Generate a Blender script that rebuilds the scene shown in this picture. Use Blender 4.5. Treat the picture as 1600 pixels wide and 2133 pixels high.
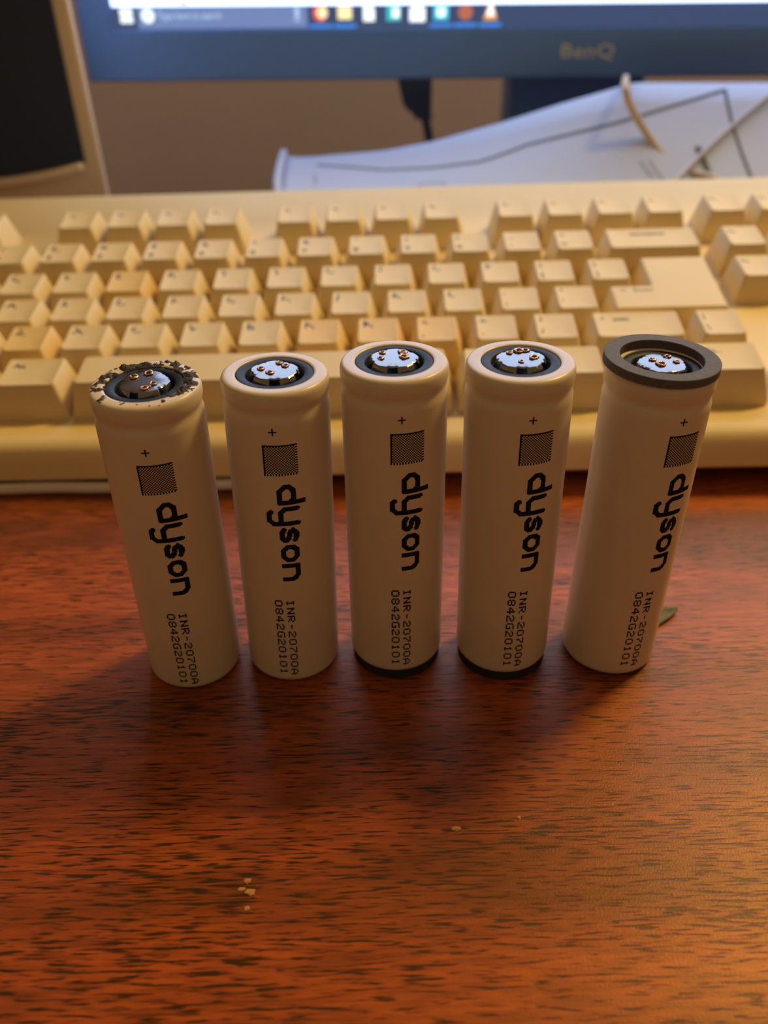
import bpy, math, random
from mathutils import Vector, Matrix, noise

for o in list(bpy.data.objects):
    bpy.data.objects.remove(o, do_unlink=True)
SC = bpy.context.scene
COL = SC.collection
MM = 0.001
R = math.radians

# ------------------------------------------------------------------ camera
F_PX, PITCH, ROLL, CAM_H = 1782.6, R(33.603), R(-1.316), 137.43
fwd = Vector((0, math.cos(PITCH), -math.sin(PITCH)))
up0 = Vector((0, math.sin(PITCH), math.cos(PITCH)))
rt0 = Vector((1, 0, 0))
rt = rt0 * math.cos(ROLL) + up0 * math.sin(ROLL)
up = up0 * math.cos(ROLL) - rt0 * math.sin(ROLL)
cd = bpy.data.cameras.new('camera')
cam = bpy.data.objects.new('camera', cd)
COL.objects.link(cam)
M = Matrix.Identity(4)
for i in range(3):
    M[i][0], M[i][1], M[i][2] = rt[i], up[i], -fwd[i]
M[2][3] = CAM_H * MM
cam.matrix_world = M
cd.sensor_fit = 'VERTICAL'
cd.lens = 4.44
cd.sensor_height = 4.44 * 2133 / F_PX
cd.sensor_width = cd.sensor_height * 1600 / 2133
cd.clip_start = 0.002
cd.clip_end = 20
cd.dof.use_dof = True
cd.dof.focus_distance = 0.168
cd.dof.aperture_fstop = 1.85
SC.camera = cam

# ------------------------------------------------------------------ world, lights, exposure
wd = bpy.data.worlds.new('room_light')
SC.world = wd
wd.use_nodes = True
wd.node_tree.nodes['Background'].inputs[0].default_value = (1.0, 0.64, 0.31, 1)
wd.node_tree.nodes['Background'].inputs[1].default_value = 0.21


def area_light(name, loc, target, size, power, color):
    l = bpy.data.lights.new(name, 'AREA')
    l.shape = 'DISK'
    l.size = size
    l.energy = power
    l.color = color
    o = bpy.data.objects.new(name, l)
    COL.objects.link(o)
    o.location = loc
    o.rotation_euler = (Vector(target) - Vector(loc)).to_track_quat('-Z', 'Y').to_euler()
    return o


area_light('ceiling_lamp', (0.62, 0.63, 0.95), (0.0, 0.2, 0), 0.22, 10.0, (1.0, 0.68, 0.20))
SCREEN_POWER = 3.0

vs = SC.view_settings
vs.view_transform = 'Standard'
vs.look = 'None'
vs.exposure = 0.0
vs.gamma = 1.0
vs.use_curve_mapping = False


# ------------------------------------------------------------------ materials
def mat(name, color, rough=0.5, metal=0.0, spec=0.5, emit=None, estr=0.0, sheen=0.0, coat=0.0):
    m = bpy.data.materials.new(name)
    m.use_nodes = True
    b = m.node_tree.nodes['Principled BSDF']
    b.inputs['Base Color'].default_value = (*color, 1)
    b.inputs['Roughness'].default_value = rough
    b.inputs['Metallic'].default_value = metal
    b.inputs['Specular IOR Level'].default_value = spec
    b.inputs['Coat Weight'].default_value = coat
    if emit:
        b.inputs['Emission Color'].default_value = (*emit, 1)
        b.inputs['Emission Strength'].default_value = estr
    return m


def nodes(m):
    nt = m.node_tree
    return nt, nt.nodes, nt.links, nt.nodes['Principled BSDF']


def tex_coord(nt, scale, kind='Object', rot=(0, 0, 0)):
    tc = nt.nodes.new('ShaderNodeTexCoord')
    mp = nt.nodes.new('ShaderNodeMapping')
    mp.inputs['Scale'].default_value = scale
    mp.inputs['Rotation'].default_value = rot
    nt.links.new(tc.outputs[kind], mp.inputs[0])
    return mp.outputs[0]


def noise_tex(nt, vec, scale, detail=3, rough=0.5, dist=0.0):
    n = nt.nodes.new('ShaderNodeTexNoise')
    n.inputs['Scale'].default_value = scale
    n.inputs['Detail'].default_value = detail
    n.inputs['Roughness'].default_value = rough
    n.inputs['Distortion'].default_value = dist
    nt.links.new(vec, n.inputs['Vector'])
    return n.outputs['Fac']


def ramp(nt, fac, stops):
    r = nt.nodes.new('ShaderNodeValToRGB')
    e = r.color_ramp.elements
    e[0].position, e[0].color = stops[0][0], (*stops[0][1], 1)
    e[1].position, e[1].color = stops[-1][0], (*stops[-1][1], 1)
    for p, c in stops[1:-1]:
        x = e.new(p)
        x.color = (*c, 1)
    nt.links.new(fac, r.inputs[0])
    return r.outputs[0]


def mix(nt, fac, a, b, mode='MIX'):
    n = nt.nodes.new('ShaderNodeMix')
    n.data_type = 'RGBA'
    n.blend_type = mode
    for s, v in ((n.inputs[0], fac), (n.inputs[6], a), (n.inputs[7], b)):
        if hasattr(v, 'is_output'):
            nt.links.new(v, s)
        elif isinstance(v, tuple):
            s.default_value = (*v, 1)
        else:
            s.default_value = v
    return n.outputs[2]


def bump(nt, b, h, strength, dist=0.0002):
    n = nt.nodes.new('ShaderNodeBump')
    n.inputs['Strength'].default_value = strength
    n.inputs['Distance'].default_value = dist
    nt.links.new(h, n.inputs['Height'])
    nt.links.new(n.outputs[0], b.inputs['Normal'])


def wood_material():
    m = mat('mahogany_laminate', (0.2, 0.04, 0.015), 0.38, spec=0.46)
    nt, ns, ln, b = nodes(m)
    b.inputs['Specular Tint'].default_value = (1.0, 0.68, 0.36, 1)
    warp = tex_coord(nt, (6, 26, 1))
    bands = noise_tex(nt, warp, 1.6, 4, 0.55, 0.5)
    base = ramp(nt, bands, [(0.28, (0.19, 0.046, 0.014)), (0.44, (0.38, 0.080, 0.023)), (0.56, (0.51, 0.106, 0.029)), (0.70, (0.27, 0.064, 0.019))])
    fine = noise_tex(nt, tex_coord(nt, (90, 900, 1)), 1.0, 3, 0.6)
    base = mix(nt, ramp(nt, fine, [(0.35, (0, 0, 0)), (0.65, (1, 1, 1))]), mix(nt, 0.45, base, (0.05, 0.012, 0.006)), base)
    big = noise_tex(nt, tex_coord(nt, (2.2, 34, 1)), 1.0, 2, 0.5)
    base = mix(nt, ramp(nt, big, [(0.38, (0, 0, 0)), (0.56, (1, 1, 1))]), mix(nt, 0.55, base, (0.085, 0.030, 0.012)), base)
    # dark pores: short dashes along the grain
    dash = noise_tex(nt, tex_coord(nt, (170, 1900, 1), rot=(0, 0, R(1.5))), 1.0, 2, 0.5, 0.3)
    region = noise_tex(nt, tex_coord(nt, (14, 60, 1)), 1.0, 3, 0.5)
    add = nt.nodes.new('ShaderNodeMath')
    add.operation = 'MULTIPLY_ADD'
    ln.new(region, add.inputs[0])
    add.inputs[1].default_value = 0.35
    ln.new(dash, add.inputs[2])
    pore = ramp(nt, add.outputs[0], [(0.70, (0, 0, 0)), (0.82, (1, 1, 1))])
    col = mix(nt, pore, base, (0.045, 0.018, 0.007))
    ln.new(col, b.inputs['Base Color'])
    grain = noise_tex(nt, tex_coord(nt, (2600, 2600, 1)), 1.0, 2, 0.6)
    hm = nt.nodes.new('ShaderNodeMath')
    hm.operation = 'SUBTRACT'
    ln.new(grain, hm.inputs[0])
    ln.new(pore, hm.inputs[1])
    bump(nt, b, hm.outputs[0], 0.35, 0.00012)
    return m


def plastic(name, c1, c2, rough, scale=60, bumpy=0.0, spec=0.4):
    m = mat(name, c1, rough, spec=spec)
    nt, ns, ln, b = nodes(m)
    n = noise_tex(nt, tex_coord(nt, (1, 1, 1)), scale, 4, 0.6)
    ln.new(ramp(nt, n, [(0.35, c1), (0.7, c2)]), b.inputs['Base Color'])
    if bumpy:
        bump(nt, b, noise_tex(nt, tex_coord(nt, (1, 1, 1)), 2500, 2), bumpy, 0.0001)
    return m


M_WOOD = wood_material()
M_WALL = plastic('glare_tinted_wall', (0.72, 0.64, 0.95), (0.76, 0.68, 0.98), 0.8, 8)  # lavender base: bluish lens veil over the brown wall put into its colour
M_WRAP = plastic('battery_wrap', (0.66, 0.54, 0.40), (0.69, 0.56, 0.42), 0.34, 120, spec=0.45)
M_PRINT = mat('black_print', (0.008, 0.007, 0.009), 0.8, spec=0.1)
M_GASKET = plastic('black_gasket', (0.012, 0.014, 0.018), (0.028, 0.032, 0.040), 0.5, 900, 0.4, spec=0.18)
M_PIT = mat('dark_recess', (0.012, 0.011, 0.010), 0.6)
M_CAP = mat('nickel_cap', (0.26, 0.245, 0.225), 0.2, metal=1.0)
M_WELD = plastic('copper_weld', (0.42, 0.20, 0.10), (0.62, 0.36, 0.20), 0.32, 1500, 0.6)
M_WELD.node_tree.nodes['Principled BSDF'].inputs['Metallic'].default_value = 0.85
M_FOAM = plastic('grey_foam', (0.088, 0.078, 0.082), (0.125, 0.112, 0.115), 0.75, 1500, 0.5)
M_FOAMB = plastic('black_foam', (0.014, 0.013, 0.012), (0.022, 0.02, 0.019), 0.85, 1500, 0.5)
M_GLUE = plastic('adhesive_residue', (0.02, 0.017, 0.014), (0.10, 0.085, 0.065), 0.75, 900, 0.8)
M_KEY = plastic('cream_key', (0.72, 0.555, 0.275), (0.76, 0.585, 0.30), 0.55, 40, 0.08)
M_KEYY = plastic('yellowed_key', (0.74, 0.50, 0.17), (0.78, 0.53, 0.20), 0.55, 40, 0.08)
M_CASE = plastic('cream_case', (0.72, 0.55, 0.265), (0.76, 0.58, 0.29), 0.55, 30, 0.12)
M_WELL = mat('key_well', (0.35, 0.27, 0.16), 0.7)
M_LEGEND = mat('legend_print', (0.04, 0.04, 0.036), 0.6)
M_RUBBER = mat('rubber', (0.03, 0.03, 0.03), 0.8)
M_BEZEL = plastic('bezel_glare_blue', (0.15, 0.36, 0.95), (0.16, 0.38, 0.97), 0.45, 200, 0.05)  # black plastic painted blue to carry the screen's lens glare
M_LOGO = mat('logo_glare_tint', (0.80, 0.95, 1.0), 0.4)  # blue glare over the grey lettering mixed into its colour
M_WHITE = mat('screen_white', (0, 0, 0), 0.3, emit=(0.52, 0.66, 1.0), estr=SCREEN_POWER)
M_TASK = mat('screen_taskbar', (0.01, 0.01, 0.012), 0.3, emit=(0.045, 0.072, 0.16), estr=1.0)
M_SEARCH = mat('screen_search', (0.01, 0.01, 0.012), 0.3, emit=(0.17, 0.25, 0.50), estr=1.0)


def glow(name, c, s=1.0):
    return mat(name, (0, 0, 0), 0.4, emit=c, estr=s)


M_PAPER = plastic('screen_tinted_paper', (0.52, 0.575, 0.74), (0.54, 0.595, 0.76), 0.6, 20)  # blue of the monitor's light put into the white sheet's colour
M_INK = mat('grey_ink', (0.10, 0.11, 0.13), 0.7)
M_INKB = mat('pale_ink', (0.33, 0.32, 0.34), 0.7)
M_CORD = mat('beige_cord', (0.62, 0.47, 0.30), 0.5)
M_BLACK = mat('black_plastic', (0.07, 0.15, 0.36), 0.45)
M_SPK = plastic('beige_speaker', (0.82, 0.70, 0.55), (0.86, 0.73, 0.58), 0.5, 30, 0.1)
M_GRILLE = plastic('black_grille', (0.024, 0.038, 0.088), (0.034, 0.050, 0.11), 0.9, 1500, 0.5)
M_SCRAP = plastic('olive_scrap', (0.12, 0.10, 0.05), (0.17, 0.14, 0.07), 0.7, 600, 0.4)
M_CRUMB = mat('pale_crumb', (0.50, 0.25, 0.11), 0.7)
M_STRIP = plastic('cream_strip', (0.66, 0.58, 0.46), (0.70, 0.62, 0.50), 0.35, 100)


# ------------------------------------------------------------------ mesh helpers (all lengths in mm)
def mesh(name, verts, faces, m, parent=None, smooth=False, loc=None, mats=None):
    me = bpy.data.meshes.new(name)
    me.from_pydata([(v[0] * MM, v[1] * MM, v[2] * MM) for v in verts], [], faces)
    me.validate()
    me.update()
    me.materials.append(m)
    if smooth:
        me.shade_smooth()
    return link(name, me, parent, loc)


def link(name, me, parent=None, loc=None, rot=None):
    o = bpy.data.objects.new(name, me)
    COL.objects.link(o)
    if parent:
        o.parent = parent
    if loc:
        o.location = Vector(loc) * MM
    if rot:
        o.rotation_euler = rot
    return o


def empty(name, loc, rot=(0, 0, 0)):
    o = bpy.data.objects.new(name, None)
    o.empty_display_size = 0.01
    COL.objects.link(o)
    o.location = Vector(loc) * MM
    o.rotation_euler = rot
    return o


def tag(o, label, cat, group=None, kind=None):
    o['label'] = label
    o['category'] = cat
    if group:
        o['group'] = group
    if kind:
        o['kind'] = kind
    return o


def bevel(o, w, seg=2, angle=30):
    b = o.modifiers.new('bevel', 'BEVEL')
    b.width = w * MM
    b.segments = seg
    b.limit_method = 'ANGLE'
    b.angle_limit = R(angle)
    o.data.shade_smooth()
    try:
        b.harden_normals = True
    except Exception:
        pass
    return o


def box(x0, x1, y0, y1, z0, z1):
    v = [(x, y, z) for z in (z0, z1) for y in (y0, y1) for x in (x0, x1)]
    f = [(0, 2, 3, 1), (4, 5, 7, 6), (0, 1, 5, 4), (1, 3, 7, 5), (3, 2, 6, 7), (2, 0, 4, 6)]
    return v, f


def lathe(profile, n=96, closed=False):
    v, f = [], []
    for (r, z) in profile:
        for k in range(n):
            a = 2 * math.pi * k / n
            v.append((r * math.cos(a), r * math.sin(a), z))
    m = len(profile)
    for i in range(m if closed else m - 1):
        j = (i + 1) % m
        for k in range(n):
            l = (k + 1) % n
            f.append((i * n + k, i * n + l, j * n + l, j * n + k))
    return v, f


def tube(points, r, n=10, closed_ends=True, sub=6):
    P = [Vector(p) for p in points]
    pts = []
    for i in range(len(P) - 1):
        p0, p1, p2, p3 = P[max(i - 1, 0)], P[i], P[i + 1], P[min(i + 2, len(P) - 1)]
        for k in range(sub):
            t = k / sub
            pts.append(0.5 * ((2 * p1) + (p2 - p0) * t + (2 * p0 - 5 * p1 + 4 * p2 - p3) * t * t + (3 * p1 - p0 - 3 * p2 + p3) * t ** 3))
    pts.append(P[-1])
    rr = r if callable(r) else (lambda t: r)
    v, f = [], []
    ref = Vector((0.13, 0.27, 0.95))
    for i, p in enumerate(pts):
        d = (pts[min(i + 1, len(pts) - 1)] - pts[max(i - 1, 0)]).normalized()
        a = d.cross(ref).normalized()
        b = d.cross(a)
        q = rr(i / (len(pts) - 1))
        for k in range(n):
            t = 2 * math.pi * k / n
            v.append(tuple(p + a * math.cos(t) * q + b * math.sin(t) * q))
    for i in range(len(pts) - 1):
        for k in range(n):
            l = (k + 1) % n
            f.append((i * n + k, i * n + l, (i + 1) * n + l, (i + 1) * n + k))
    if closed_ends:
        f.append(tuple(reversed(range(n))))
        f.append(tuple(range((len(pts) - 1) * n, len(pts) * n)))
    return v, f


_text_cache = {}


def text_mesh(s, size, bold=0.0, spacing=1.0, sx=1.0):
    """flat lettering as a mesh in mm, lower left at the origin"""
    k = (s, size, bold, spacing, sx)
    if k in _text_cache:
        return _text_cache[k]
    c = bpy.data.curves.new('lettering', 'FONT')
    c.body = s
    c.size = size
    c.offset = bold
    c.space_character = spacing
    c.resolution_u = 2
    o = bpy.data.objects.new('lettering', c)
    COL.objects.link(o)
    dg = bpy.context.evaluated_depsgraph_get()
    me = bpy.data.meshes.new_from_object(o.evaluated_get(dg))
    v = [(p.co.x * sx, p.co.y, 0.0) for p in me.vertices]
    f = [tuple(p.vertices) for p in me.polygons]
    bpy.data.objects.remove(o, do_unlink=True)
    bpy.data.curves.remove(c)
    bpy.data.meshes.remove(me)
    _text_cache[k] = (v, f)
    return v, f


# ------------------------------------------------------------------ the setting: desk and wall
v, f = box(-650, 650, -120, 576, -28, 0)
desk = empty('desk', (0, 270, 0))
dt = mesh('desk_top', [(x, y - 270, z) for x, y, z in v], f, M_WOOD, desk)
bevel(dt, 1.5)
for sx in (-600, 575):
    v, f = box(sx, sx + 25, -340, 300, -720, -28)
    mesh('side_panel', v, f, M_WOOD, desk)
v, f = box(-575, 575, 270, 290, -500, -28)
mesh('back_panel', v, f, M_WOOD, desk)
tag(desk, 'red-brown mahogany desk top with dark grain under the batteries and keyboard', 'desk')
v, f = box(-1200, 1200, -1500, 800, -760, -720)
floor = mesh('floor', v, f, mat('floor_carpet', (0.22, 0.17, 0.12), 0.9))
floor['kind'] = 'structure'
v, f = box(-1200, 1200, 800, 830, -760, 1500)
wall = mesh('wall_back', v, f, M_WALL)
wall['kind'] = 'structure'
wall['label'] = 'plain brown wall behind the desk and monitor'

# ------------------------------------------------------------------ keyboard
KB_ROLL, KB_YAW, KB_TILT = R(0.62), R(-1.43), R(11.3)
kb = empty('computer_keyboard', (-167.4, 250, 0), (0, -KB_ROLL, KB_YAW))
tag(kb, 'yellowed cream computer keyboard behind the row of batteries', 'keyboard')
U = 19.05
KX0, KX1 = -14.0, 22.75 * U + 14
CT, ST = math.cos(KB_TILT), math.sin(KB_TILT)
DT0, DW0 = -11.5, 14.8     # where the sloping deck starts (local y, z)


def deck(t):
    return DW0 + (t - DT0) * math.tan(KB_TILT)


prof = [(-25.8, 3.0), (-26.8, 4.2), (-26.6, 9.5), (-25.8, 12.4), (-23.8, 14.3), (-21.2, 15.0), (-13.5, 15.3), (-12.2, 14.9), (DT0, DW0)]
for t in (30, 70, 110, 141):
    prof.append((t, deck(t)))
prof += [(146, deck(146) - 0.2), (149, deck(149) - 2.2), (150, deck(149) - 6), (148, 12), (145, 10.5), (-20, 1.2)]
cv = []
xs = [KX0, KX0 + 1.2, KX1 - 1.2, KX1]
for j, x in enumerate(xs):
    ins = 1.0 if j in (0, 3) else 0.0
    for (t, w) in prof:
        cy, cz = 57, 20
        cv.append((x, t + (cy - t) * 0.012 * ins, w + (cz - w) * 0.06 * ins))
n = len(prof)
cf = []
for j in range(3):
    for i in range(n):
        k = (i + 1) % n
        cf.append((j * n + i, j * n + k, (j + 1) * n + k, (j + 1) * n + i))
cf.append(tuple(range(n)))
cf.append(tuple(reversed(range(3 * n, 4 * n))))
case = mesh('case', cv, cf, M_CASE, kb, True)
case.data.set_sharp_from_angle(angle=R(35))
# feet down to the desk
for sx in (KX0 + 30, KX1 - 30):
    v, f = box(sx - 9, sx + 9, -18, -8, -1.0 - sx * math.tan(KB_ROLL), 1.8)
    mesh('rubber_foot', v, f, M_RUBBER, kb)
    v, f = box(sx - 12, sx + 12, 118, 124, -sx * math.tan(KB_ROLL), 11)
    bevel(mesh('flip_foot', v, f, M_CASE, kb), 1)


def rrect(hx, hy, r, n=5):
    pts = []
    for cx, cy, a0 in ((hx - r, hy - r, 0), (-hx + r, hy - r, 90), (-hx + r, -hy + r, 180), (hx - r, -hy + r, 270)):
        for k in range(n):
            a = R(a0 + 90 * k / (n - 1))
            pts.append((cx + r * math.cos(a), cy + r * math.sin(a)))
    return pts


KEY_H = 11.6
TOPD = 14.0
TOPC = 0.9          # the top sits a little behind the middle of the base


def dish(x, hx, convex=False):
    if convex:
        return 0.0
    e = max(0.0, abs(x) - (hx - 6.2)) if hx > 6.5 else abs(x)
    return -0.85 + 0.85 * min(1.0, (e / 6.2)) ** 2


def key_mesh(wu, convex=False):
    bx, by = (wu * U - 0.9) / 2, (U - 0.9) / 2
    tx, ty = (wu * U - 6.5) / 2, TOPD / 2
    loops = []
    loops.append([(x, y, 0) for x, y in rrect(bx, by, 0.8)])
    loops.append([(x, y, 1.2) for x, y in rrect(bx - 0.1, by - 0.1, 0.9)])
    loops.append([(x, y + TOPC, KEY_H - 0.5 + dish(x, tx, convex)) for x, y in rrect(tx + 0.25, ty + 0.2, 1.2)])
    loops.append([(x, y + TOPC, KEY_H + dish(x, tx, convex)) for x, y in rrect(tx - 0.15, ty - 0.2, 1.2)])
    for s in (0.8, 0.55, 0.3):
        loops.append([(x, y + TOPC, KEY_H + dish(x, tx, convex)) for x, y in [(px * (1 - (1 - s) * (1 if wu < 3 else 0.35)), py * s) for px, py in rrect(tx - 0.15, ty - 0.2, 1.2)]])
    v, f = [], []
    n = len(loops[0])
    for lp in loops:
        v += lp
    for i in range(len(loops) - 1):
        for k in range(n):
            l = (k + 1) % n
            f.append((i * n + k, i * n + l, (i + 1) * n + l, (i + 1) * n + k))
    f.append(tuple(range((len(loops) - 1) * n, len(loops) * n)))
    return v, f


key_cache = {}


def get_key(wu, m, convex=False):
    k = (wu, m.name, convex)
    if k not in key_cache:
        v, f = key_mesh(wu, convex)
        me = bpy.data.meshes.new('key')
        me.from_pydata([(a * MM, b * MM, c * MM) for a, b, c in v], [], f)
        me.update()
        me.materials.append(m)
        me.shade_smooth()
        me.set_sharp_from_angle(angle=R(38))
        key_cache[k] = me
    return key_cache[k]


# rows: front top edge of each row at (t, w) in keyboard coordinates
ROW = {}
for nm, j, dn in (('B', -1, 0.2), ('Z', 0, 0.0), ('A', 1, -1.2), ('Q', 2, -1.8), ('N', 3, -0.2), ('F', 4.38, 0.0)):
    s = j * U
    ROW[nm] = (9.8 + s * CT - dn * ST, 30.7 + s * ST + dn * CT)
LEG = []
legend_jobs = []


def add_key(row, u, wu, legends=(), m=None, convex=False):
    t, w = ROW[row]
    m = m or M_KEY
    # origin of the key: centre of its base
    yc, zc = TOPD / 2 - TOPC, -KEY_H
    lx = (u + wu / 2) * U
    ty = t + yc * CT - zc * ST
    tz = w + yc * ST + zc * CT
    o = link('key', get_key(wu, m, convex), kb, (lx, ty, tz), (KB_TILT, 0, 0))
    tx = (wu * U - 6.5) / 2
    for (s, size, px, py, sx) in legends:
        v, f = text_mesh(s, size, 0.12, 1.0, sx)
        vv = [(x - tx + px, y + TOPC - TOPD / 2 + py, KEY_H + 0.03 + dish(x - tx + px, tx, convex)) for x, y, z in v]
        mesh('legend', vv, f, M_LEGEND, o)
    return o


def L1(ch):
    return [(ch, 4.6, 1.3, 9.3, 1.05)]


def L2(a, b):
    return [(a, 3.9, 1.3, 9.6, 1.05), (b, 3.9, 1.3, 2.9, 1.05)]


for i, (a, b) in enumerate(zip('~!@#$%^&*()_+', '`1234567890-=')):
    add_key('N', i, 1, L2(a, b))
add_key('N', 13, 2, [('<', 3.0, 3.5, 10.0, 1.4), ('Backspace', 2.7, 8.5, 10.0, 1.15)])
add_key('Q', 0, 1.5, [('Tab', 2.6, 1.3, 9.8, 1.1)])
for i, c in enumerate('QWERTYUIOP'):
    add_key('Q', 1.5 + i, 1, L1(c), M_KEYY if c in 'E' else None)
add_key('Q', 11.5, 1, L2('{', '['))
add_key('Q', 12.5, 1, L2('}', ']'))
add_key('A', 0, 1.75, [('Caps Lock', 2.4, 1.3, 9.8, 1.0)])
for i, c in enumerate('ASDFGHJKL'):
    add_key('A', 1.75 + i, 1, L1(c))
add_key('A', 10.75, 1, L2(':', ';'))
add_key('A', 11.75, 1, L2('"', "'"))
add_key('Z', 0, 2.25, [('Shift', 2.6, 1.3, 9.8, 1.0)])
for i, c in enumerate('ZXCVBNM'):
    add_key('Z', 2.25 + i, 1, L1(c), M_KEYY if c in 'ZNM' else None)
for i, (a, b) in enumerate((('<', ','), ('>', '.'), ('?', '/'))):
    add_key('Z', 9.25 + i, 1, L2(a, b), M_KEYY if i == 0 else None)
add_key('Z', 12.25, 1.75, [('^', 3.4, 2.0, 9.2, 1.2), ('Shift', 2.7, 6.0, 9.9, 1.1)])
add_key('Z', 14, 1, L2('|', '\\'))
for u, wu, s in ((0, 1.25, 'Ctrl'), (1.25, 1.25, ''), (2.5, 1.25, 'Alt'), (10, 1.25, 'Alt'), (11.25, 1.25, ''), (12.5, 1.25, ''), (13.75, 1.25, 'Ctrl')):
    add_key('B', u, wu, [(s, 2.8, 2.0, 9.6, 1.1)] if s else ())
add_key('B', 3.75, 6.25, (), None, True)
add_key('F', 0, 1, [('Esc', 2.6, 1.3, 9.6, 1.0)])
for i in range(12):
    add_key('F', 2 + i + 0.5 * (i // 4), 1, [('F%d' % (i + 1), 2.7, 1.8, 9.6, 1.0)])
for i, s in enumerate(('Print', 'Scroll', 'Pause')):
    add_key('F', 15.25 + i, 1, [(s, 2.4, 1.3, 9.8, 1.1)])
for i, s in enumerate(('Insert', 'Home', 'PgUp')):
    add_key('N', 15.25 + i, 1, [(s, 2.3, 1.3, 9.8, 1.0)])
for i, s in enumerate(('Delete', 'End', 'PgDn')):
    add_key('Q', 15.25 + i, 1, [(s, 2.3, 1.3, 9.8, 1.0)])
add_key('Z', 16.25, 1, [('^', 3.4, 4, 6, 1.0)])
for i, s in enumerate('<v>'):
    add_key('B', 15.25 + i, 1, [(s, 3.4, 4, 6, 1.0)])
for r_, row in (('N', '/*-'), ('Q', '789'), ('A', '456'), ('Z', '123')):
    for i, c in enumerate(row):
        add_key(r_, 18.5 + i + (1 if r_ == 'N' else 0), 1, L1(c))
add_key('N', 18.5, 1, [('Num', 2.4, 1.3, 9.8, 1.0)])
add_key('B', 18.5, 2, L1('0'))
add_key('B', 20.5, 1, L1('.'))
for r_, c in (('Q', '+'), ('A', ''), ('Z', '='), ('B', '')):
    add_key(r_, 21.5, 1, L1(c) if c else ())
# the big L-shaped Enter key: wide lower arm, narrow upper arm
tA, wA = ROW['A']
e0, e1, eU = 12.75 * U, 15 * U, 13.5 * U
yb = -TOPD / 2 + TOPC


def enter_poly(d):
    x0, x1, xu = e0 + d, e1 - d, eU + d
    return x0, x1, xu


bv = [(e0 + .45, -9.1), (e1 - .45, -9.1), (e1 - .45, 9.1 + U), (eU + .45, 9.1 + U), (eU + .45, 9.1), (e0 + .45, 9.1)]
tv = [(e0 + 3.25, yb), (e1 - 3.25, yb), (e1 - 3.25, yb + TOPD + U), (eU + 3.25, yb + TOPD + U), (eU + 3.25, yb + TOPD), (e0 + 3.25, yb + TOPD)]
v = [(x - e0, y, 0) for x, y in bv] + [(x - e0, y, KEY_H - 0.7) for x, y in tv]
f = [tuple(range(6, 12))] + [(i, (i + 1) % 6, 6 + (i + 1) % 6, 6 + i) for i in range(6)]
yc, zc = TOPD / 2 - TOPC, -KEY_H
ek = mesh('key', v, f, M_KEY, kb, False, (e0, tA + yc * CT - zc * ST, wA + yc * ST + zc * CT))
ek.rotation_euler = (KB_TILT, 0, 0)
bevel(ek, 0.7, 3)
for s, sz, px, sx in (('<', 3.0, 6.0, 1.3), ('Enter', 2.8, 10.5, 1.15)):
    v, f = text_mesh(s, sz, 0.02, 1.0, sx)
    mesh('legend', [(x + px, y + yb + 10.2, KEY_H - 0.66) for x, y, z in v], f, M_LEGEND, ek)

# ------------------------------------------------------------------ batteries
BR = 10.25
WRAP = [(6.5, 0.35), (8.6, 0.1), (9.3, 0.12), (9.85, 0.4), (10.15, 0.95), (BR, 1.7), (BR, 20), (BR, 45), (BR, 63.6), (10.2, 64.4), (10.02, 65.1), (9.9, 65.7), (9.92, 66.2),
        (10.1, 66.8), (10.25, 67.4), (10.3, 68.1), (10.3, 69.0), (10.22, 69.5), (10.02, 69.92), (9.7, 70.16), (9.35, 70.24), (8.7, 70.26), (8.0, 70.25), (7.5, 70.18), (7.42, 70.0), (7.4, 69.2)]


def rim_z(r):
    pts = [p for p in WRAP if p[1] > 68.05][::-1]
    for (r0, z0), (r1, z1) in zip(pts, pts[1:]):
        if r0 <= r <= r1 and r1 > r0:
            return z0 + (z1 - z0) * (r - r0) / (r1 - r0)
    return 70.2 if r < 8 else 68.1


GLYPH = {
    'I': ['111', '010', '010', '010', '010', '010', '111'], 'N': ['10001', '11001', '11001', '10101', '10011', '10011', '10001'],
    'R': ['11110', '10001', '10001', '11110', '10100', '10010', '10001'], '-': ['000', '000', '000', '111', '000', '000', '000'],
    '2': ['01110', '10001', '00001', '00110', '01000', '10000', '11111'], '0': ['01110', '10001', '10001', '10001', '10001', '10001', '01110'],
    '7': ['11111', '00001', '00010', '00100', '01000', '01000', '01000'], 'A': ['00100', '01010', '10001', '10001', '11111', '10001', '10001'],
    '8': ['01110', '10001', '10001', '01110', '10001', '10001', '01110'], '4': ['00010', '00110', '01010', '10010', '11111', '00010', '00010'],
    'G': ['01111', '10000', '10000', '10011', '10001', '10001', '01111'], '1': ['00100', '01100', '00100', '00100', '00100', '00100', '01110']}


def seg_dist(px, py, ax, ay, bx, by):
    dx, dy = bx - ax, by - ay
    t = max(0, min(1, ((px - ax) * dx + (py - ay) * dy) / (dx * dx + dy * dy + 1e-12)))
    return math.hypot(px - ax - t * dx, py - ay - t * dy)


WORD = [
    [(4.15, .58), (1.55, .58), (.58, 1.45), (.58, 2.45), (1.55, 3.32), (3.1, 3.32), (4.15, 2.6)], [(4.15, .58), (4.15, 5.7)],
    [(5.5, 3.85), (5.5, 1.45), (6.4, .58), (9.0, .58)], [(9.0, 3.85), (9.0, -.85), (8.15, -1.8), (6.75, -1.8), (6.2, -1.35)],
    [(12.9, 3.05), (12.3, 3.35), (11.1, 3.35), (10.5, 2.75), (10.9, 2.15), (12.6, 1.75), (13.0, 1.15), (12.4, .55), (11.0, .55), (10.4, .9)],
    [(15.4, .58), (16.9, .58), (17.75, 1.45), (17.75, 2.45), (16.9, 3.32), (15.4, 3.32), (14.55, 2.45), (14.55, 1.45), (15.4, .58)],
    [(19.3, .05), (19.3, 3.32), (21.5, 3.32), (22.5, 2.4), (22.5, .05)]]


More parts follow.
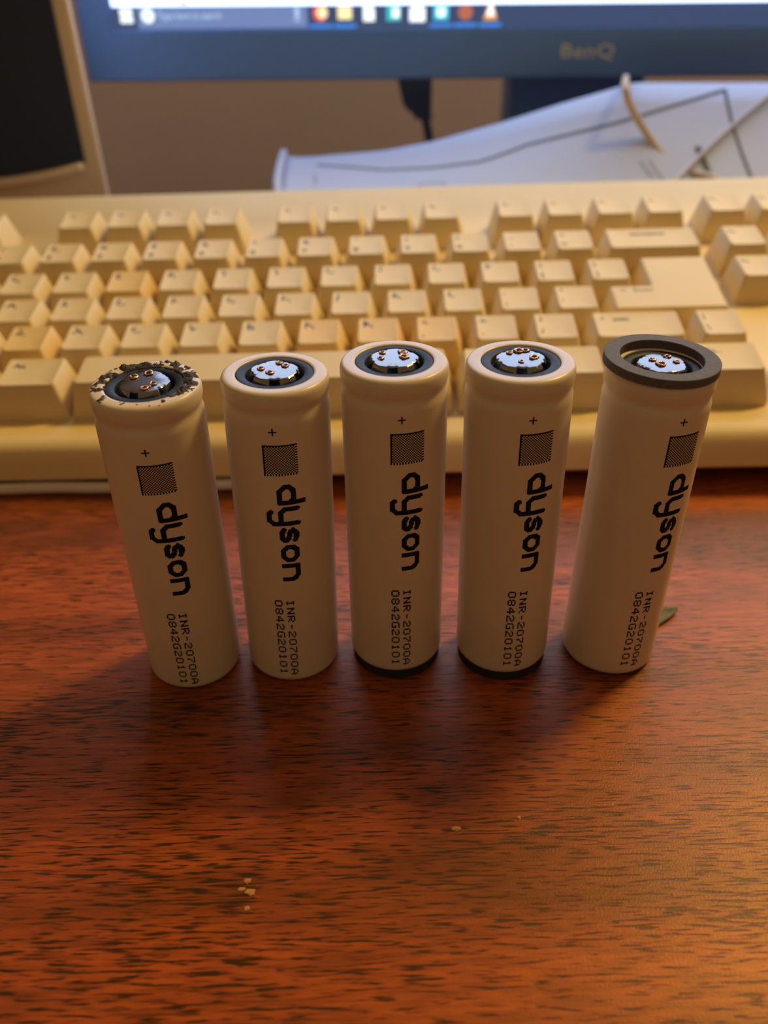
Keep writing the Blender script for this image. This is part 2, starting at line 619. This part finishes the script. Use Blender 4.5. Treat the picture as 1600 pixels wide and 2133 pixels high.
def word_cells():
    p = 0.21
    out = []
    for i in range(int(23.4 / p)):
        for j in range(int(-2.6 / p), int(6.2 / p)):
            x, y = (i + .5) * p, (j + .5) * p
            for k, st in enumerate(WORD):
                if any(seg_dist(x, y, *a, *b) < 0.54 for a, b in zip(st, st[1:])):
                    if k in (1,) and y > 5.75 or y < 0.02 and k in (0, 2, 4, 5, 6):
                        continue
                    out.append((x, y, p, p))
                    break
    return out


def line_cells(s, pitch, pw, ph):
    out = []
    x = 0.0
    for ch in s:
        g = GLYPH[ch]
        off = (5 - len(g[0])) / 2
        for r_, row in enumerate(g):
            for c_, b_ in enumerate(row):
                if b_ == '1':
                    out.append((x + (c_ + off + .5) * pw, (6 - r_ + .5) * ph, pw * 1.2, ph * 1.3))
        x += pitch
    return out


def block_cells():
    """printed square: solid on two sides, dotted on the other two, an even dot screen inside"""
    n, p = 24, 0.275
    out = []
    for i in range(n):          # along z, downwards
        for j in range(n):      # along the arc
            edge_solid = (i == 0 or j == 0)
            edge_dot = (i == n - 1 and j % 2 == 0) or (j == n - 1 and i % 2 == 0)
            inner = 0 < i < n - 1 and 0 < j < n - 1 and (i + j) % 2 == 0
            if edge_solid or edge_dot or inner:
                q = 1.25 if edge_solid else 1.12
                out.append(((i + .5) * p, (j + .5) * p, p * q, p * q))
    return out


PLUS = [(-.62 + k * .25, 0, .3, .3) for k in range(6)] + [(0, -.62 + k * .25, .3, .3) for k in range(6)]
WORD_C, BLOCK_C = word_cells(), block_cells()
LINE_A, LINE_B = line_cells('INR-20700A', 2.15, .335, .225), line_cells('0842G20101', 2.13, .33, .235)


def print_mesh(cells, arc0, z0, theta0):
    """cells: (along text, across text, size, size); text runs down the can, its top to the side"""
    v, f = [], []
    rr = BR + 0.012
    for (x, y, a, b) in cells:
        k = len(v)
        for sx, sy in ((-.5, -.5), (.5, -.5), (.5, .5), (-.5, .5)):
            th = theta0 + (arc0 + y + sy * b * 0.97) / BR
            v.append((rr * math.sin(th), -rr * math.cos(th), z0 - x - sx * a * 0.97))
        f.append((k, k + 1, k + 2, k + 3))
    return v, f


def cap_mesh(vent_off):
    """crimped top cap: a flat many-sided plate with sloping sides and five vent openings"""
    n = 100
    prof = [(5.15, 68.7), (5.05, 69.1), (4.55, 70.45), (4.32, 70.62), (3.9, 70.66), (2.0, 70.66), (0.0, 70.66)]
    v, f = [], []

    def in_vent(k):
        a = (k / n * 360 - vent_off - 270) % 72
        return min(a, 72 - a) < 13.5
    for (r, z) in prof:
        for k in range(n):
            a = 2 * math.pi * k / n
            d = (k / n * 360 - vent_off - 270) % 36 - 18
            poly = math.cos(R(18)) / math.cos(R(d)) * 1.035 if 4.2 < r < 4.7 else 1.0
            q = r * poly
            if in_vent(k) and 4.2 < r < 4.7:
                q *= 0.93
            v.append((q * math.cos(a), q * math.sin(a), z))
    for i in range(len(prof) - 1):
        for k in range(n):
            l = (k + 1) % n
            if i == 1 and in_vent(k) and in_vent(l):
                continue
            f.append((i * n + k, i * n + l, (i + 1) * n + l, (i + 1) * n + k))
    return v, f


def weld_mesh(rnd, size):
    n, m = 14, 6
    v, f = [], []
    gap = rnd.uniform(0, 6.28)
    for k in range(n):
        a = 2 * math.pi * k / n
        rr = size * (1 + rnd.uniform(-.18, .18))
        th = size * 0.42 * (1 + rnd.uniform(-.3, .3)) * (0.55 if math.cos(a - gap) > .75 else 1)
        for q in range(m):
            b = 2 * math.pi * q / m
            v.append(((rr + th * math.cos(b)) * math.cos(a), (rr + th * math.cos(b)) * math.sin(a), th * 0.75 * math.sin(b) + .12))
    for k in range(n):
        for q in range(m):
            f.append((k * m + q, ((k + 1) % n) * m + q, ((k + 1) % n) * m + (q + 1) % m, k * m + (q + 1) % m))
    return v, f


BAT = [
    dict(x=-44.3, y=147.43, lean=(0.46, -1.43), z=0.0, th=4.3, pz=61.3, sc=.985, vent=-14,
         weld=[(-2.4, 1.8, .55), (0.1, 3.2, .6), (1.9, -1.1, .5), (.6, -2.9, .5), (1.2, -2.2, .3)],
         label='cylindrical battery with torn blackened glue around its top rim'),
    dict(x=-21.6, y=148.77, lean=(1.22, 0.64), z=0.0, th=0.3, pz=62.7, sc=1, vent=5,
         weld=[(-2.6, .4, .45), (-.7, -1.5, .5), (.7, 3.1, .42), (1.9, 1.8, .45), (1.3, 2.7, .3)],
         label='clean-rimmed cylindrical battery next to the one with torn glue'),
    dict(x=2.11, y=149.1, lean=(0.36, 0.37), z=2.0, th=6.4, pz=62.7, sc=1, vent=-6,
         weld=[(-2.2, 2.3, .42), (-2.6, -.3, .42), (1.7, 2.5, .55), (1.8, 0.2, .6), (1.9, 1.2, .45)],
         label='middle battery of the five, standing on a thin black foam ring'),
    dict(x=26.34, y=147.74, lean=(-0.16, 0.29), z=2.0, th=7.1, pz=62.8, sc=1, vent=-5,
         weld=[(-1.8, 2.4, .4), (0, 3.2, .6), (1.2, 3.4, .5), (2.4, 0, .55), (-.2, -1.8, .38)],
         label='battery beside the ringed one, its own foam ring beneath it'),
    dict(x=51.06, y=148.33, lean=(1.5, 0.24), z=0.0, th=14.2, pz=63.2, sc=1, vent=10,
         weld=[(-1.6, 1.3, .45), (-.4, -.8, .65), (1.7, 2.8, .42), (2.8, .3, .42)],
         label='leaning battery with a thick grey foam ring on top')]


def foam(outer, inner, h):
    b = .1
    return lathe([(inner, 0), (outer - b, 0), (outer, b), (outer, h - b), (outer - b, h), (inner + b, h), (inner, h - b)], 80, True)


for bi, B in enumerate(BAT):
    lx, ly = R(B['lean'][0]), R(B['lean'][1])
    root = empty('battery', (B['x'], B['y'], 0), (-ly, lx, 0))
    tag(root, B['label'], 'battery', 'batteries standing in a row')
    zo = B['z'] + BR * max(abs(lx), abs(ly)) * 0.9
    rnd = random.Random(40 + bi)
    if bi in (2, 3):
        v, f = foam(9.9, 6.0, 2.0)
        mesh('foam_ring', v, f, M_FOAMB, root, True, (0, 0, zo - 2.0)).data.set_sharp_from_angle(angle=R(30))
    v, f = lathe(WRAP)
    wrap = mesh('wrapper', v, f, M_WRAP, root, True, (0, 0, zo))
    v, f = lathe([(6.6, .4), (5.0, .5), (0.01, .5)], 48)
    mesh('base_disc', v, f, M_CAP, root, True, (0, 0, zo))
    v, f = lathe([(7.6, 69.5), (7.38, 69.98), (7.1, 70.06), (5.75, 69.95), (5.5, 69.7), (5.42, 68.4)], 80)
    mesh('gasket', v, f, M_GASKET, root, True, (0, 0, zo))
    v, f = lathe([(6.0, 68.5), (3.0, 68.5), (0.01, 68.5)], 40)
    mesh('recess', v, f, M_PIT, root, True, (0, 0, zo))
    v, f = cap_mesh(B['vent'])
    cap = mesh('terminal_cap', v, f, M_CAP, root, True, (0, 0, zo))
    cap.data.set_sharp_from_angle(angle=R(28))
    for wx, wy, ws in B['weld']:
        v, f = weld_mesh(rnd, ws * 1.25)
        wo = mesh('weld_burr', v, f, M_WELD, cap, True, (wx, wy, 70.66))
    # printing, in black, running down the can
    th, pz, sc = R(B['th']), B['pz'], B['sc']

    def put(name, cells, arc, dz):
        v, f = print_mesh([(x * sc, y, a, b) for x, y, a, b in cells], arc, pz - dz * sc, th)
        return mesh(name, v, f, M_PRINT, root, False, (0, 0, zo))
    put('plus_mark', PLUS, 0, 0)['label'] = 'small black printed plus sign'
    put('printed_block', BLOCK_C, -2.15, 2.75)['label'] = 'square dotted black print'
    put('printed_word', WORD_C, -0.1, 11.3)['label'] = 'large black printed word running down the can'
    put('printed_line', LINE_A, 0.22, 39.3)['label'] = 'small black dot printed code'
    put('printed_line', LINE_B, -2.25, 39.4)['label'] = 'small black dot printed date code'
    if bi == 0:
        # torn glue left around the rim
        v, f = [], []
        na, nr = 300, 16
        hs = {}
        for i in range(na):
            a = 2 * math.pi * i / na
            for j in range(nr):
                r_ = 7.15 + (10.36 - 7.15) * j / (nr - 1)
                zz = rim_z(min(r_, 10.29)) if r_ < 10.3 else 68.2
                p = Vector((r_ * math.cos(a), r_ * math.sin(a), 0))
                nz = noise.noise(p * 0.55 + Vector((3.1, 1.7, 0))) * .75 + noise.noise(p * 1.5) * .42 + noise.noise(p * 4.5) * .14
                deg = math.degrees(a) % 360
                bias = 0.20 if (deg < 140 or deg > 315) else (0.08 if deg < 200 else -0.12)
                if 225 < deg < 285:
                    bias -= 0.12
                bias += 0.35 * (1 - abs(r_ - 8.2) / 2.2) - .25
                h = max(0.0, nz + bias - max(0.0, r_ - 9.7) * .9) * 0.9
                h = min(h, .75) * (0.7 + .6 * abs(noise.noise(p * 7)))
                hs[i, j] = h
                v.append((p.x * (1 + h * .01), p.y * (1 + h * .01), zz + (h - 0.04)))
        for i in range(na):
            k = (i + 1) % na
            for j in range(nr - 1):
                if max(hs[i, j], hs[k, j], hs[i, j + 1], hs[k, j + 1]) > 0.03:
                    f.append((i * nr + j, k * nr + j, k * nr + j + 1, i * nr + j + 1))
        go = mesh('glue_residue', v, f, M_GLUE, root, False, (0, 0, zo))
        go['kind'] = 'stuff'
        go['label'] = 'torn dark glue left on the rim'
    if bi == 4:
        v, f = foam(10.75, 7.75, 1.7)
        fo = mesh('foam_ring', v, f, M_FOAM, root, True, (-0.25, 0.2, zo + 70.2))
        fo.data.set_sharp_from_angle(angle=R(30))
        fo.rotation_euler = (R(0.6), R(1.0), 0)
        fo['label'] = 'thick dark grey foam ring stuck on the top'

# ------------------------------------------------------------------ monitor
mo = empty('computer_monitor', (-149.5, 500, 79.6), (0, R(0.72), 0))
tag(mo, 'dark computer monitor with lit screen and taskbar above the keyboard', 'monitor')
BW, BL, SB, SH, SWD = 566.0, 17.5, 23.8, 299.0, 531.0


def frame_mesh():
    y0, y1 = 0.0, 8.0
    outer = [(0, 0), (BW, 0), (BW, SB + SH + 18), (0, SB + SH + 18)]
    inner = [(BL, SB), (BL + SWD, SB), (BL + SWD, SB + SH), (BL, SB + SH)]
    i2 = [(BL - 1.2, SB - 1.2), (BL + SWD + 1.2, SB - 1.2), (BL + SWD + 1.2, SB + SH + 1.2), (BL - 1.2, SB + SH + 1.2)]
    v = [(x, y0, z) for x, z in outer] + [(x, y0, z) for x, z in i2] + [(x, y0 + 1.5, z) for x, z in inner] + [(x, y1, z) for x, z in inner] + [(x, y1, z) for x, z in outer]
    f = []
    for a, b in ((0, 4), (4, 8), (8, 12), (12, 16), (16, 0)):
        for i in range(4):
            k = (i + 1) % 4
            f.append((a + i, a + k, b + k, b + i))
    return v, f


v, f = frame_mesh()
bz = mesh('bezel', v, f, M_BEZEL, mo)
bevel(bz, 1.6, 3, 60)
v, f = box(2, BW - 2, 8, 34, 2, SB + SH + 16)
bevel(mesh('back_shell', v, f, M_BLACK, mo), 6, 3)
TB = 10.1
v, f = box(BL, BL + SWD, 2.0, 6.0, SB + TB, SB + SH)
scr = mesh('screen', v, f, M_WHITE, mo)
scr['label'] = 'bright white lit screen'
v, f = box(BL, BL + SWD, 2.0, 6.0, SB, SB + TB)
tb = mesh('taskbar', v, f, M_TASK, mo)
tb['label'] = 'dark blue taskbar strip at the bottom of the screen'


def flat(name, pts, m, parent=tb, y=1.8):
    n = len(pts)
    v = [(x, y, z) for x, z in pts] + [(x, y + .15, z) for x, z in pts]
    f = [tuple(range(n)), tuple(reversed(range(n, 2 * n)))] + [(i, n + i, n + (i + 1) % n, (i + 1) % n) for i in range(n)]
    return mesh(name, v, f, m, parent)


def rect(cx, cz, w, h):
    return [(cx - w / 2, cz - h / 2), (cx + w / 2, cz - h / 2), (cx + w / 2, cz + h / 2), (cx - w / 2, cz + h / 2)]


def disc(cx, cz, r, n=20, a0=0, a1=360):
    return [(cx + r * math.cos(R(a0 + (a1 - a0) * k / n)), cz + r * math.sin(R(a0 + (a1 - a0) * k / n))) for k in range(n if a1 - a0 == 360 else n + 1)]


G_W = glow('icon_white', (0.9, 1.0, 1.0), 1.4)
G_DIM = glow('icon_pale', (0.50, 0.68, 0.95))
G_BLUE = glow('icon_underline', (0.06, 0.30, 0.95))
G_CYAN = glow('icon_cyan', (0.05, 0.62, 0.85), 1.2)
G_TEAL = glow('icon_teal', (0.05, 0.55, 0.60), 1.1)
G_RED = glow('icon_red', (0.95, 0.12, 0.14), 1.1)
G_ORA = glow('icon_orange', (0.95, 0.42, 0.08), 1.1)
G_YEL = glow('icon_yellow', (1.0, 0.85, 0.45), 1.2)
G_BRN = glow('icon_rust', (0.52, 0.16, 0.10))
IZ = 29.9
flat('search_box', rect(73.0, SB + TB / 2, 86.0, TB - .4), M_SEARCH, tb, 1.9)
for dx, dz in ((-1.65, -1.65), (1.65, -1.65), (-1.65, 1.65), (1.65, 1.65)):
    flat('start_pane', rect(24.3 + dx, IZ + dz, 2.9, 2.9), G_W)
flat('search_ring', disc(35.2, IZ, 3.2), G_W)
flat('ring_centre', disc(35.2, IZ, 1.1), M_SEARCH, tb, 1.7)
v, f = text_mesh('Type here to search', 4.3, 0.03)
wmax = max(p[0] for p in v)
mesh('search_text', [(x * 32.0 / wmax + 40.3, 1.75, z + IZ - 1.5) for x, z, _ in v], f, G_DIM, tb)
flat('microphone_icon', rect(110.8, IZ + 1.0, 2.2, 4.6), G_DIM)
flat('microphone_stand', rect(110.8, IZ - 2.4, 3.4, .8), G_DIM)
flat('app_icon', disc(122.7, IZ + .6, 3.7), G_RED)
flat('app_icon_inner', disc(123.6, IZ + .8, 2.7), G_YEL, tb, 1.6)
flat('app_icon', rect(135.0, IZ + .6, 7.2, 5.8), G_YEL)
flat('app_icon', [(144.4, IZ - 3.2), (150.2, IZ - 3.2), (150.2, IZ + 2.2), (148.2, IZ + 4.2), (144.4, IZ + 4.2)], G_W)
flat('app_icon', rect(159.8, IZ + .4, 7.0, 7.0), G_TEAL)
flat('app_icon_inner', rect(161.0, IZ + .5, 3.6, 4.4), G_W, tb, 1.6)
flat('app_icon', rect(171.9, IZ - .4, 8.0, 6.4), G_W)
flat('app_icon_inner', disc(171.9, IZ + 2.8, 2.4, 10, 0, 180), G_W, tb, 1.7)
flat('app_icon', rect(184.0, IZ + .6, 7.4, 6.8), G_CYAN)
flat('app_icon_inner', disc(184.0, IZ + .6, 2.3), G_W, tb, 1.6)
flat('app_icon', disc(196.4, IZ + .5, 3.6), G_BRN)
flat('app_icon', [(205.6, IZ - 3), (212.6, IZ - 3), (210.2, IZ + 4.2), (208.0, IZ + 4.2)], G_ORA)
flat('app_icon_inner', [(206.9, IZ - 1.2), (211.3, IZ - 1.2), (209.9, IZ + 3.6), (208.3, IZ + 3.6)], G_W, tb, 1.6)
for x in (122.7, 135.0, 184.0, 196.4, 209.1):
    flat('icon_underline', rect(x, SB + .9, 11.4, 1.3), G_BLUE)
flat('page_mark', disc(54.0, SB + TB + 0.05, 2.6, 12, 20, 160), G_RED, scr)
v, f = text_mesh('BenQ', 9.6, 0.10, 1.02)
wmax = max(p[0] for p in v)
lg = mesh('logo', [(x * 28.2 / wmax + 246.0, -0.12, z * 0.95 + 9.6) for x, z, _ in v], f, M_LOGO, bz)
lg['label'] = 'pale grey maker lettering'
# stand
v, f = box(226, 303, 34, 66, -66, 150)
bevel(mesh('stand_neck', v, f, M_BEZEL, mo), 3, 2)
v, f = box(-65, 65, 8, 74, 0, 11)
sb_ = bevel(mesh('stand_base', v, f, M_BLACK, mo, False, (265, 0, -76.2)), 3, 2)
sb_.rotation_euler = (0, R(-0.72), 0)

# ------------------------------------------------------------------ hanging monitor plug and lead
pl = empty('video_cable', (22, 545, 0))
tag(pl, 'black cable with moulded plug hanging below the monitor', 'cable')
v, f = [], []
for z, x0, x1, d in ((110, -9, 11, 6.5), (74, -9, 11, 6.5), (59, -5.5, 10.8, 6), (52, 2.5, 10.8, 4)):
    v += [(x0, -d, z), (x1, -d, z), (x1, d, z), (x0, d, z)]
f = [(0, 1, 2, 3), (15, 14, 13, 12)] + [(a + i, a + (i + 1) % 4, a + 4 + (i + 1) % 4, a + 4 + i) for a in (0, 4, 8) for i in range(4)]
bevel(mesh('plug', v, f, M_BLACK, pl), 1.5, 2)
v, f = tube([(6.3, 0, 56), (8.5, 0, 47), (10.5, 0, 36), (12, 4, 18), (8, 8, 4.0), (-14, 14, 2.8), (-60, 18, 2.8)], 2.7, 12)
mesh('lead', v, f, M_BLACK, pl, True)

# ------------------------------------------------------------------ speaker
sp = empty('desktop_speaker', (-178, 430, 0))
tag(sp, 'beige desktop speaker with black cloth front beside the monitor', 'speaker')
HWT, HWB = 46.5, 49.5
v = []
for z, hw in ((0, HWB + .6), (38, HWB), (210, HWT)):
    v += [(-hw, 0, z), (hw, 0, z), (hw - 24, 62, z), (-hw + 12, 62, z)]
f = [(3, 2, 1, 0), (8, 9, 10, 11)] + [(a + i, a + (i + 1) % 4, a + 4 + (i + 1) % 4, a + 4 + i) for a in (0, 4) for i in range(4)]
bevel(mesh('cabinet', v, f, M_SPK, sp), 3.0, 4)
# cloth front, its lower edge curved
pts = [(-41, 200), (-41, 50.0)]
for k in range(9):
    x = -41 + 81.8 * k / 8
    pts.append((x, 48.6 + 5.6 * (x / 41) ** 2 * (1 if x > 0 else .4)))
pts += [(39.2, 200)]
n = len(pts)
v = [(x, -2.2, z) for x, z in pts] + [(x, 1.5, z) for x, z in pts]
f = [tuple(range(n)), tuple(reversed(range(n, 2 * n)))] + [(i, n + i, n + (i + 1) % n, (i + 1) % n) for i in range(n)]
gr = mesh('cloth_front', v, f, M_GRILLE, sp)
gr['label'] = 'black cloth speaker front'
v, f = tube([(-42, -2.5, 46.5), (-20, -3.2, 45.8), (0, -3.5, 46.2), (20, -3.2, 48.6), (40, -2.0, 52.2)], 2.4, 10)
mesh('lip', v, f, M_SPK, sp, True)

# ------------------------------------------------------------------ curled paper behind the keyboard
ZT = [(-46, 50), (-38, 49), (4, 51.3), (28, 55), (62, 63), (91, 71), (113.5, 76.5), (123, 79.3), (200, 77.8), (260, 76.5)]


def ztop(x):
    for (a, za), (b, zb) in zip(ZT, ZT[1:]):
        if x <= b:
            return za + (zb - za) * (x - a) / (b - a)
    return ZT[-1][1]


def sheet(x, q):
    """q 0..1 from the fold behind the keyboard to the far edge; below 0 the part that stands on the desk"""
    if q >= 0:
        y = 402 + 53 * q
        z = 40 + (ztop(x) - 40) * q + 1.6 * math.sin(q * math.pi) * 0.0
        return (x, y, z)
    return (x, 402 + 8 * (-q), 40 + 40 * q)


xs = [-46 + 306 * i / 60 for i in range(61)]
qs = [-1, -.8, -.5, -.25, -.1, 0, .06, .2, .4, .6, .8, 1.0]
v = [sheet(x, q) for x in xs for q in qs]
m_ = len(qs)
f = [(i * m_ + j, (i + 1) * m_ + j, (i + 1) * m_ + j + 1, i * m_ + j + 1) for i in range(60) for j in range(m_ - 1)]
pa = empty('paper_sheet', (107, 410, 0))
pa.location = (0, 0, 0)
tag(pa, 'curled white paper sheet with a ruled dark outline propped behind the keyboard', 'paper')
so = mesh('sheet', v, f, M_PAPER, pa, True)
sd = so.modifiers.new('thickness', 'SOLIDIFY')
sd.thickness = 0.0005
sd.offset = -1
v, f = tube([(-45, 404, 42), (-46.5, 420, 45.5), (-46.5, 440, 49), (-46, 456, 51.2)], 2.0, 10)
mesh('rolled_edge', v, f, M_PAPER, pa, True)


def ink(name, pts, w, m):
    """a drawn stroke that follows the sheet"""
    P = []
    for (a, b) in zip(pts, pts[1:]):
        for k in range(6):
            t = k / 6
            P.append((a[0] + (b[0] - a[0]) * t, a[1] + (b[1] - a[1]) * t))
    P.append(pts[-1])
    v, f = [], []
    for i, (x, q) in enumerate(P):
        c = Vector(sheet(x, q))
        d = (Vector(sheet(*P[min(i + 1, len(P) - 1)])) - Vector(sheet(*P[max(i - 1, 0)]))).normalized()
        nrm = (Vector(sheet(x + 1, q)) - c).cross(Vector(sheet(x, q + .02)) - c).normalized()
        s = d.cross(nrm) * w / 2
        v += [tuple(c + s + nrm * .12), tuple(c - s + nrm * .12)]
    for i in range(len(P) - 1):
        f.append((2 * i, 2 * i + 1, 2 * i + 3, 2 * i + 2))
    return mesh(name, v, f, m, pa)


ink('ruled_line', [(-29, .79), (3.8, .59), (26, .53), (49, .51), (72, .625), (123, .677), (167.9, .928)], 1.9, M_INK)
ink('ruled_line', [(167.9, .94), (167.9, .60), (169.5, .34), (172.0, .06)], 1.7, M_INK)
ink('ink_mark', [(149.5, .41), (151.1, .28), (153.6, .07)], 3.4, M_INK)
ink('ink_mark', [(122, .29), (124, .22), (126.5, .14)], 1.2, M_INKB)
ink('ink_mark', [(126, .30), (128, .22), (131, .12)], 1.2, M_INKB)
ink('ink_mark', [(-29.8, .58), (-28.4, .36)], 1.0, M_INKB)
ink('ink_mark', [(19, .21), (21, .27), (31, .26), (31.8, .20)], 0.8, M_INKB)

# cord in front of the paper, and a grey tube across it
v, f = tube([(137, 513, 13.5), (135, 515, 36), (131.5, 508, 58), (129.5, 496, 68), (126.5, 478, 76.5), (121, 456.5, 81.2), (115, 433, 80.5), (117, 430, 74), (122.8, 428, 65.5), (131.5, 424, 55), (142, 415, 47.5), (152, 404, 46), (160, 398, 40), (164, 397.8, 20), (168, 398, 1.8)], 1.75, 12)
cb = mesh('cord', v, f, M_CORD, None, True)
tag(cb, 'beige cord curving down in front of the paper below the monitor', 'cord')
v, f = tube([(226, 470, 74), (206, 457, 80.5), (187.7, 445.5, 73.6), (166.3, 430.2, 62.9), (145.2, 413.4, 50.8), (132, 400, 44), (122, 398.2, 34), (118, 398.2, 16), (115, 398.2, 1.3)], 1.2, 10)
cb = mesh('cord', v, f, mat('grey_tube', (0.50, 0.46, 0.46), .5), None, True)  # tube added along a faint diagonal band on the paper
tag(cb, 'thin grey tube lying diagonally across the right of the paper', 'cord')

# ------------------------------------------------------------------ small things on the desk
v, f = tube([(-121, 221.2, 1.9), (-100, 221.4, 2.0), (-85, 221.0, 1.8), (-60, 221.4, 1.9), (-40, 221.2, 1.8), (-27, 221.0, 1.8)], 1.75, 14)
st = mesh('plastic_tube', v, f, M_STRIP, None, True)
tag(st, 'thin cream plastic tube lying against the front edge of the keyboard', 'tube')

v, f = [], []
rnd = random.Random(3)
nx, ny = 7, 5
for i in range(nx):
    for j in range(ny):
        a, b = i / (nx - 1), j / (ny - 1) - .5
        w = 7.0 * (1 - a) ** 0.8 + .5
        x = 62.2 + a * 8.6 + rnd.uniform(-.25, .25)
        y = 156.2 + a * 3.2 + b * w
        v.append((x, y, 0.45 + 1.1 * max(0, b) * 2 * (1 - a * .6) + .3 * rnd.random() + .5 * a))
for i in range(nx - 1):
    for j in range(ny - 1):
        f.append((i * ny + j, (i + 1) * ny + j, (i + 1) * ny + j + 1, i * ny + j + 1))
sc_ = mesh('foam_scrap', v, f, M_SCRAP, None, True)
s2 = sc_.modifiers.new('thickness', 'SOLIDIFY')
s2.thickness = 0.0004
tag(sc_, 'small curled olive-brown scrap on the desk behind the leaning battery', 'scrap')


def crumb(x, y, s, seed, label, el=1.5):
    rnd = random.Random(seed)
    v, f = [], []
    n = 9
    for z, q in ((0.0, 1.0), (.16, .9), (.26, .5)):
        for k in range(n):
            a = 2 * math.pi * k / n
            r_ = s * q * rnd.uniform(.55, 1.2)
            v.append((x + r_ * el * math.cos(a), y + r_ * math.sin(a), z * min(1, s * 2)))
    for i in range(2):
        for k in range(n):
            f.append((i * n + k, i * n + (k + 1) % n, (i + 1) * n + (k + 1) % n, (i + 1) * n + k))
    f.append(tuple(range(2 * n, 3 * n)))
    o = mesh('crumb', v, f, M_CRUMB)
    tag(o, label, 'crumb', 'pale crumbs on the desk')


crumb(-25.6, 90.1, .55, 1, 'farthest pale crumb of the little cluster on bare desk')
crumb(-26.5, 88.6, .45, 2, 'crumb at the left of the little cluster on bare desk')
crumb(-24.9, 87.9, .75, 3, 'largest pale crumb of the little cluster on bare desk')
crumb(-25.1, 85.0, .5, 4, 'crumb lying nearest the camera below the little cluster')
crumb(24.0, 101.9, .42, 5, 'tiny lone pale crumb on the desk before the batteries', 1.0)
crumb(12.0, 99.8, .5, 6, 'faint thin crumb near the lone one before the batteries', 2.2)
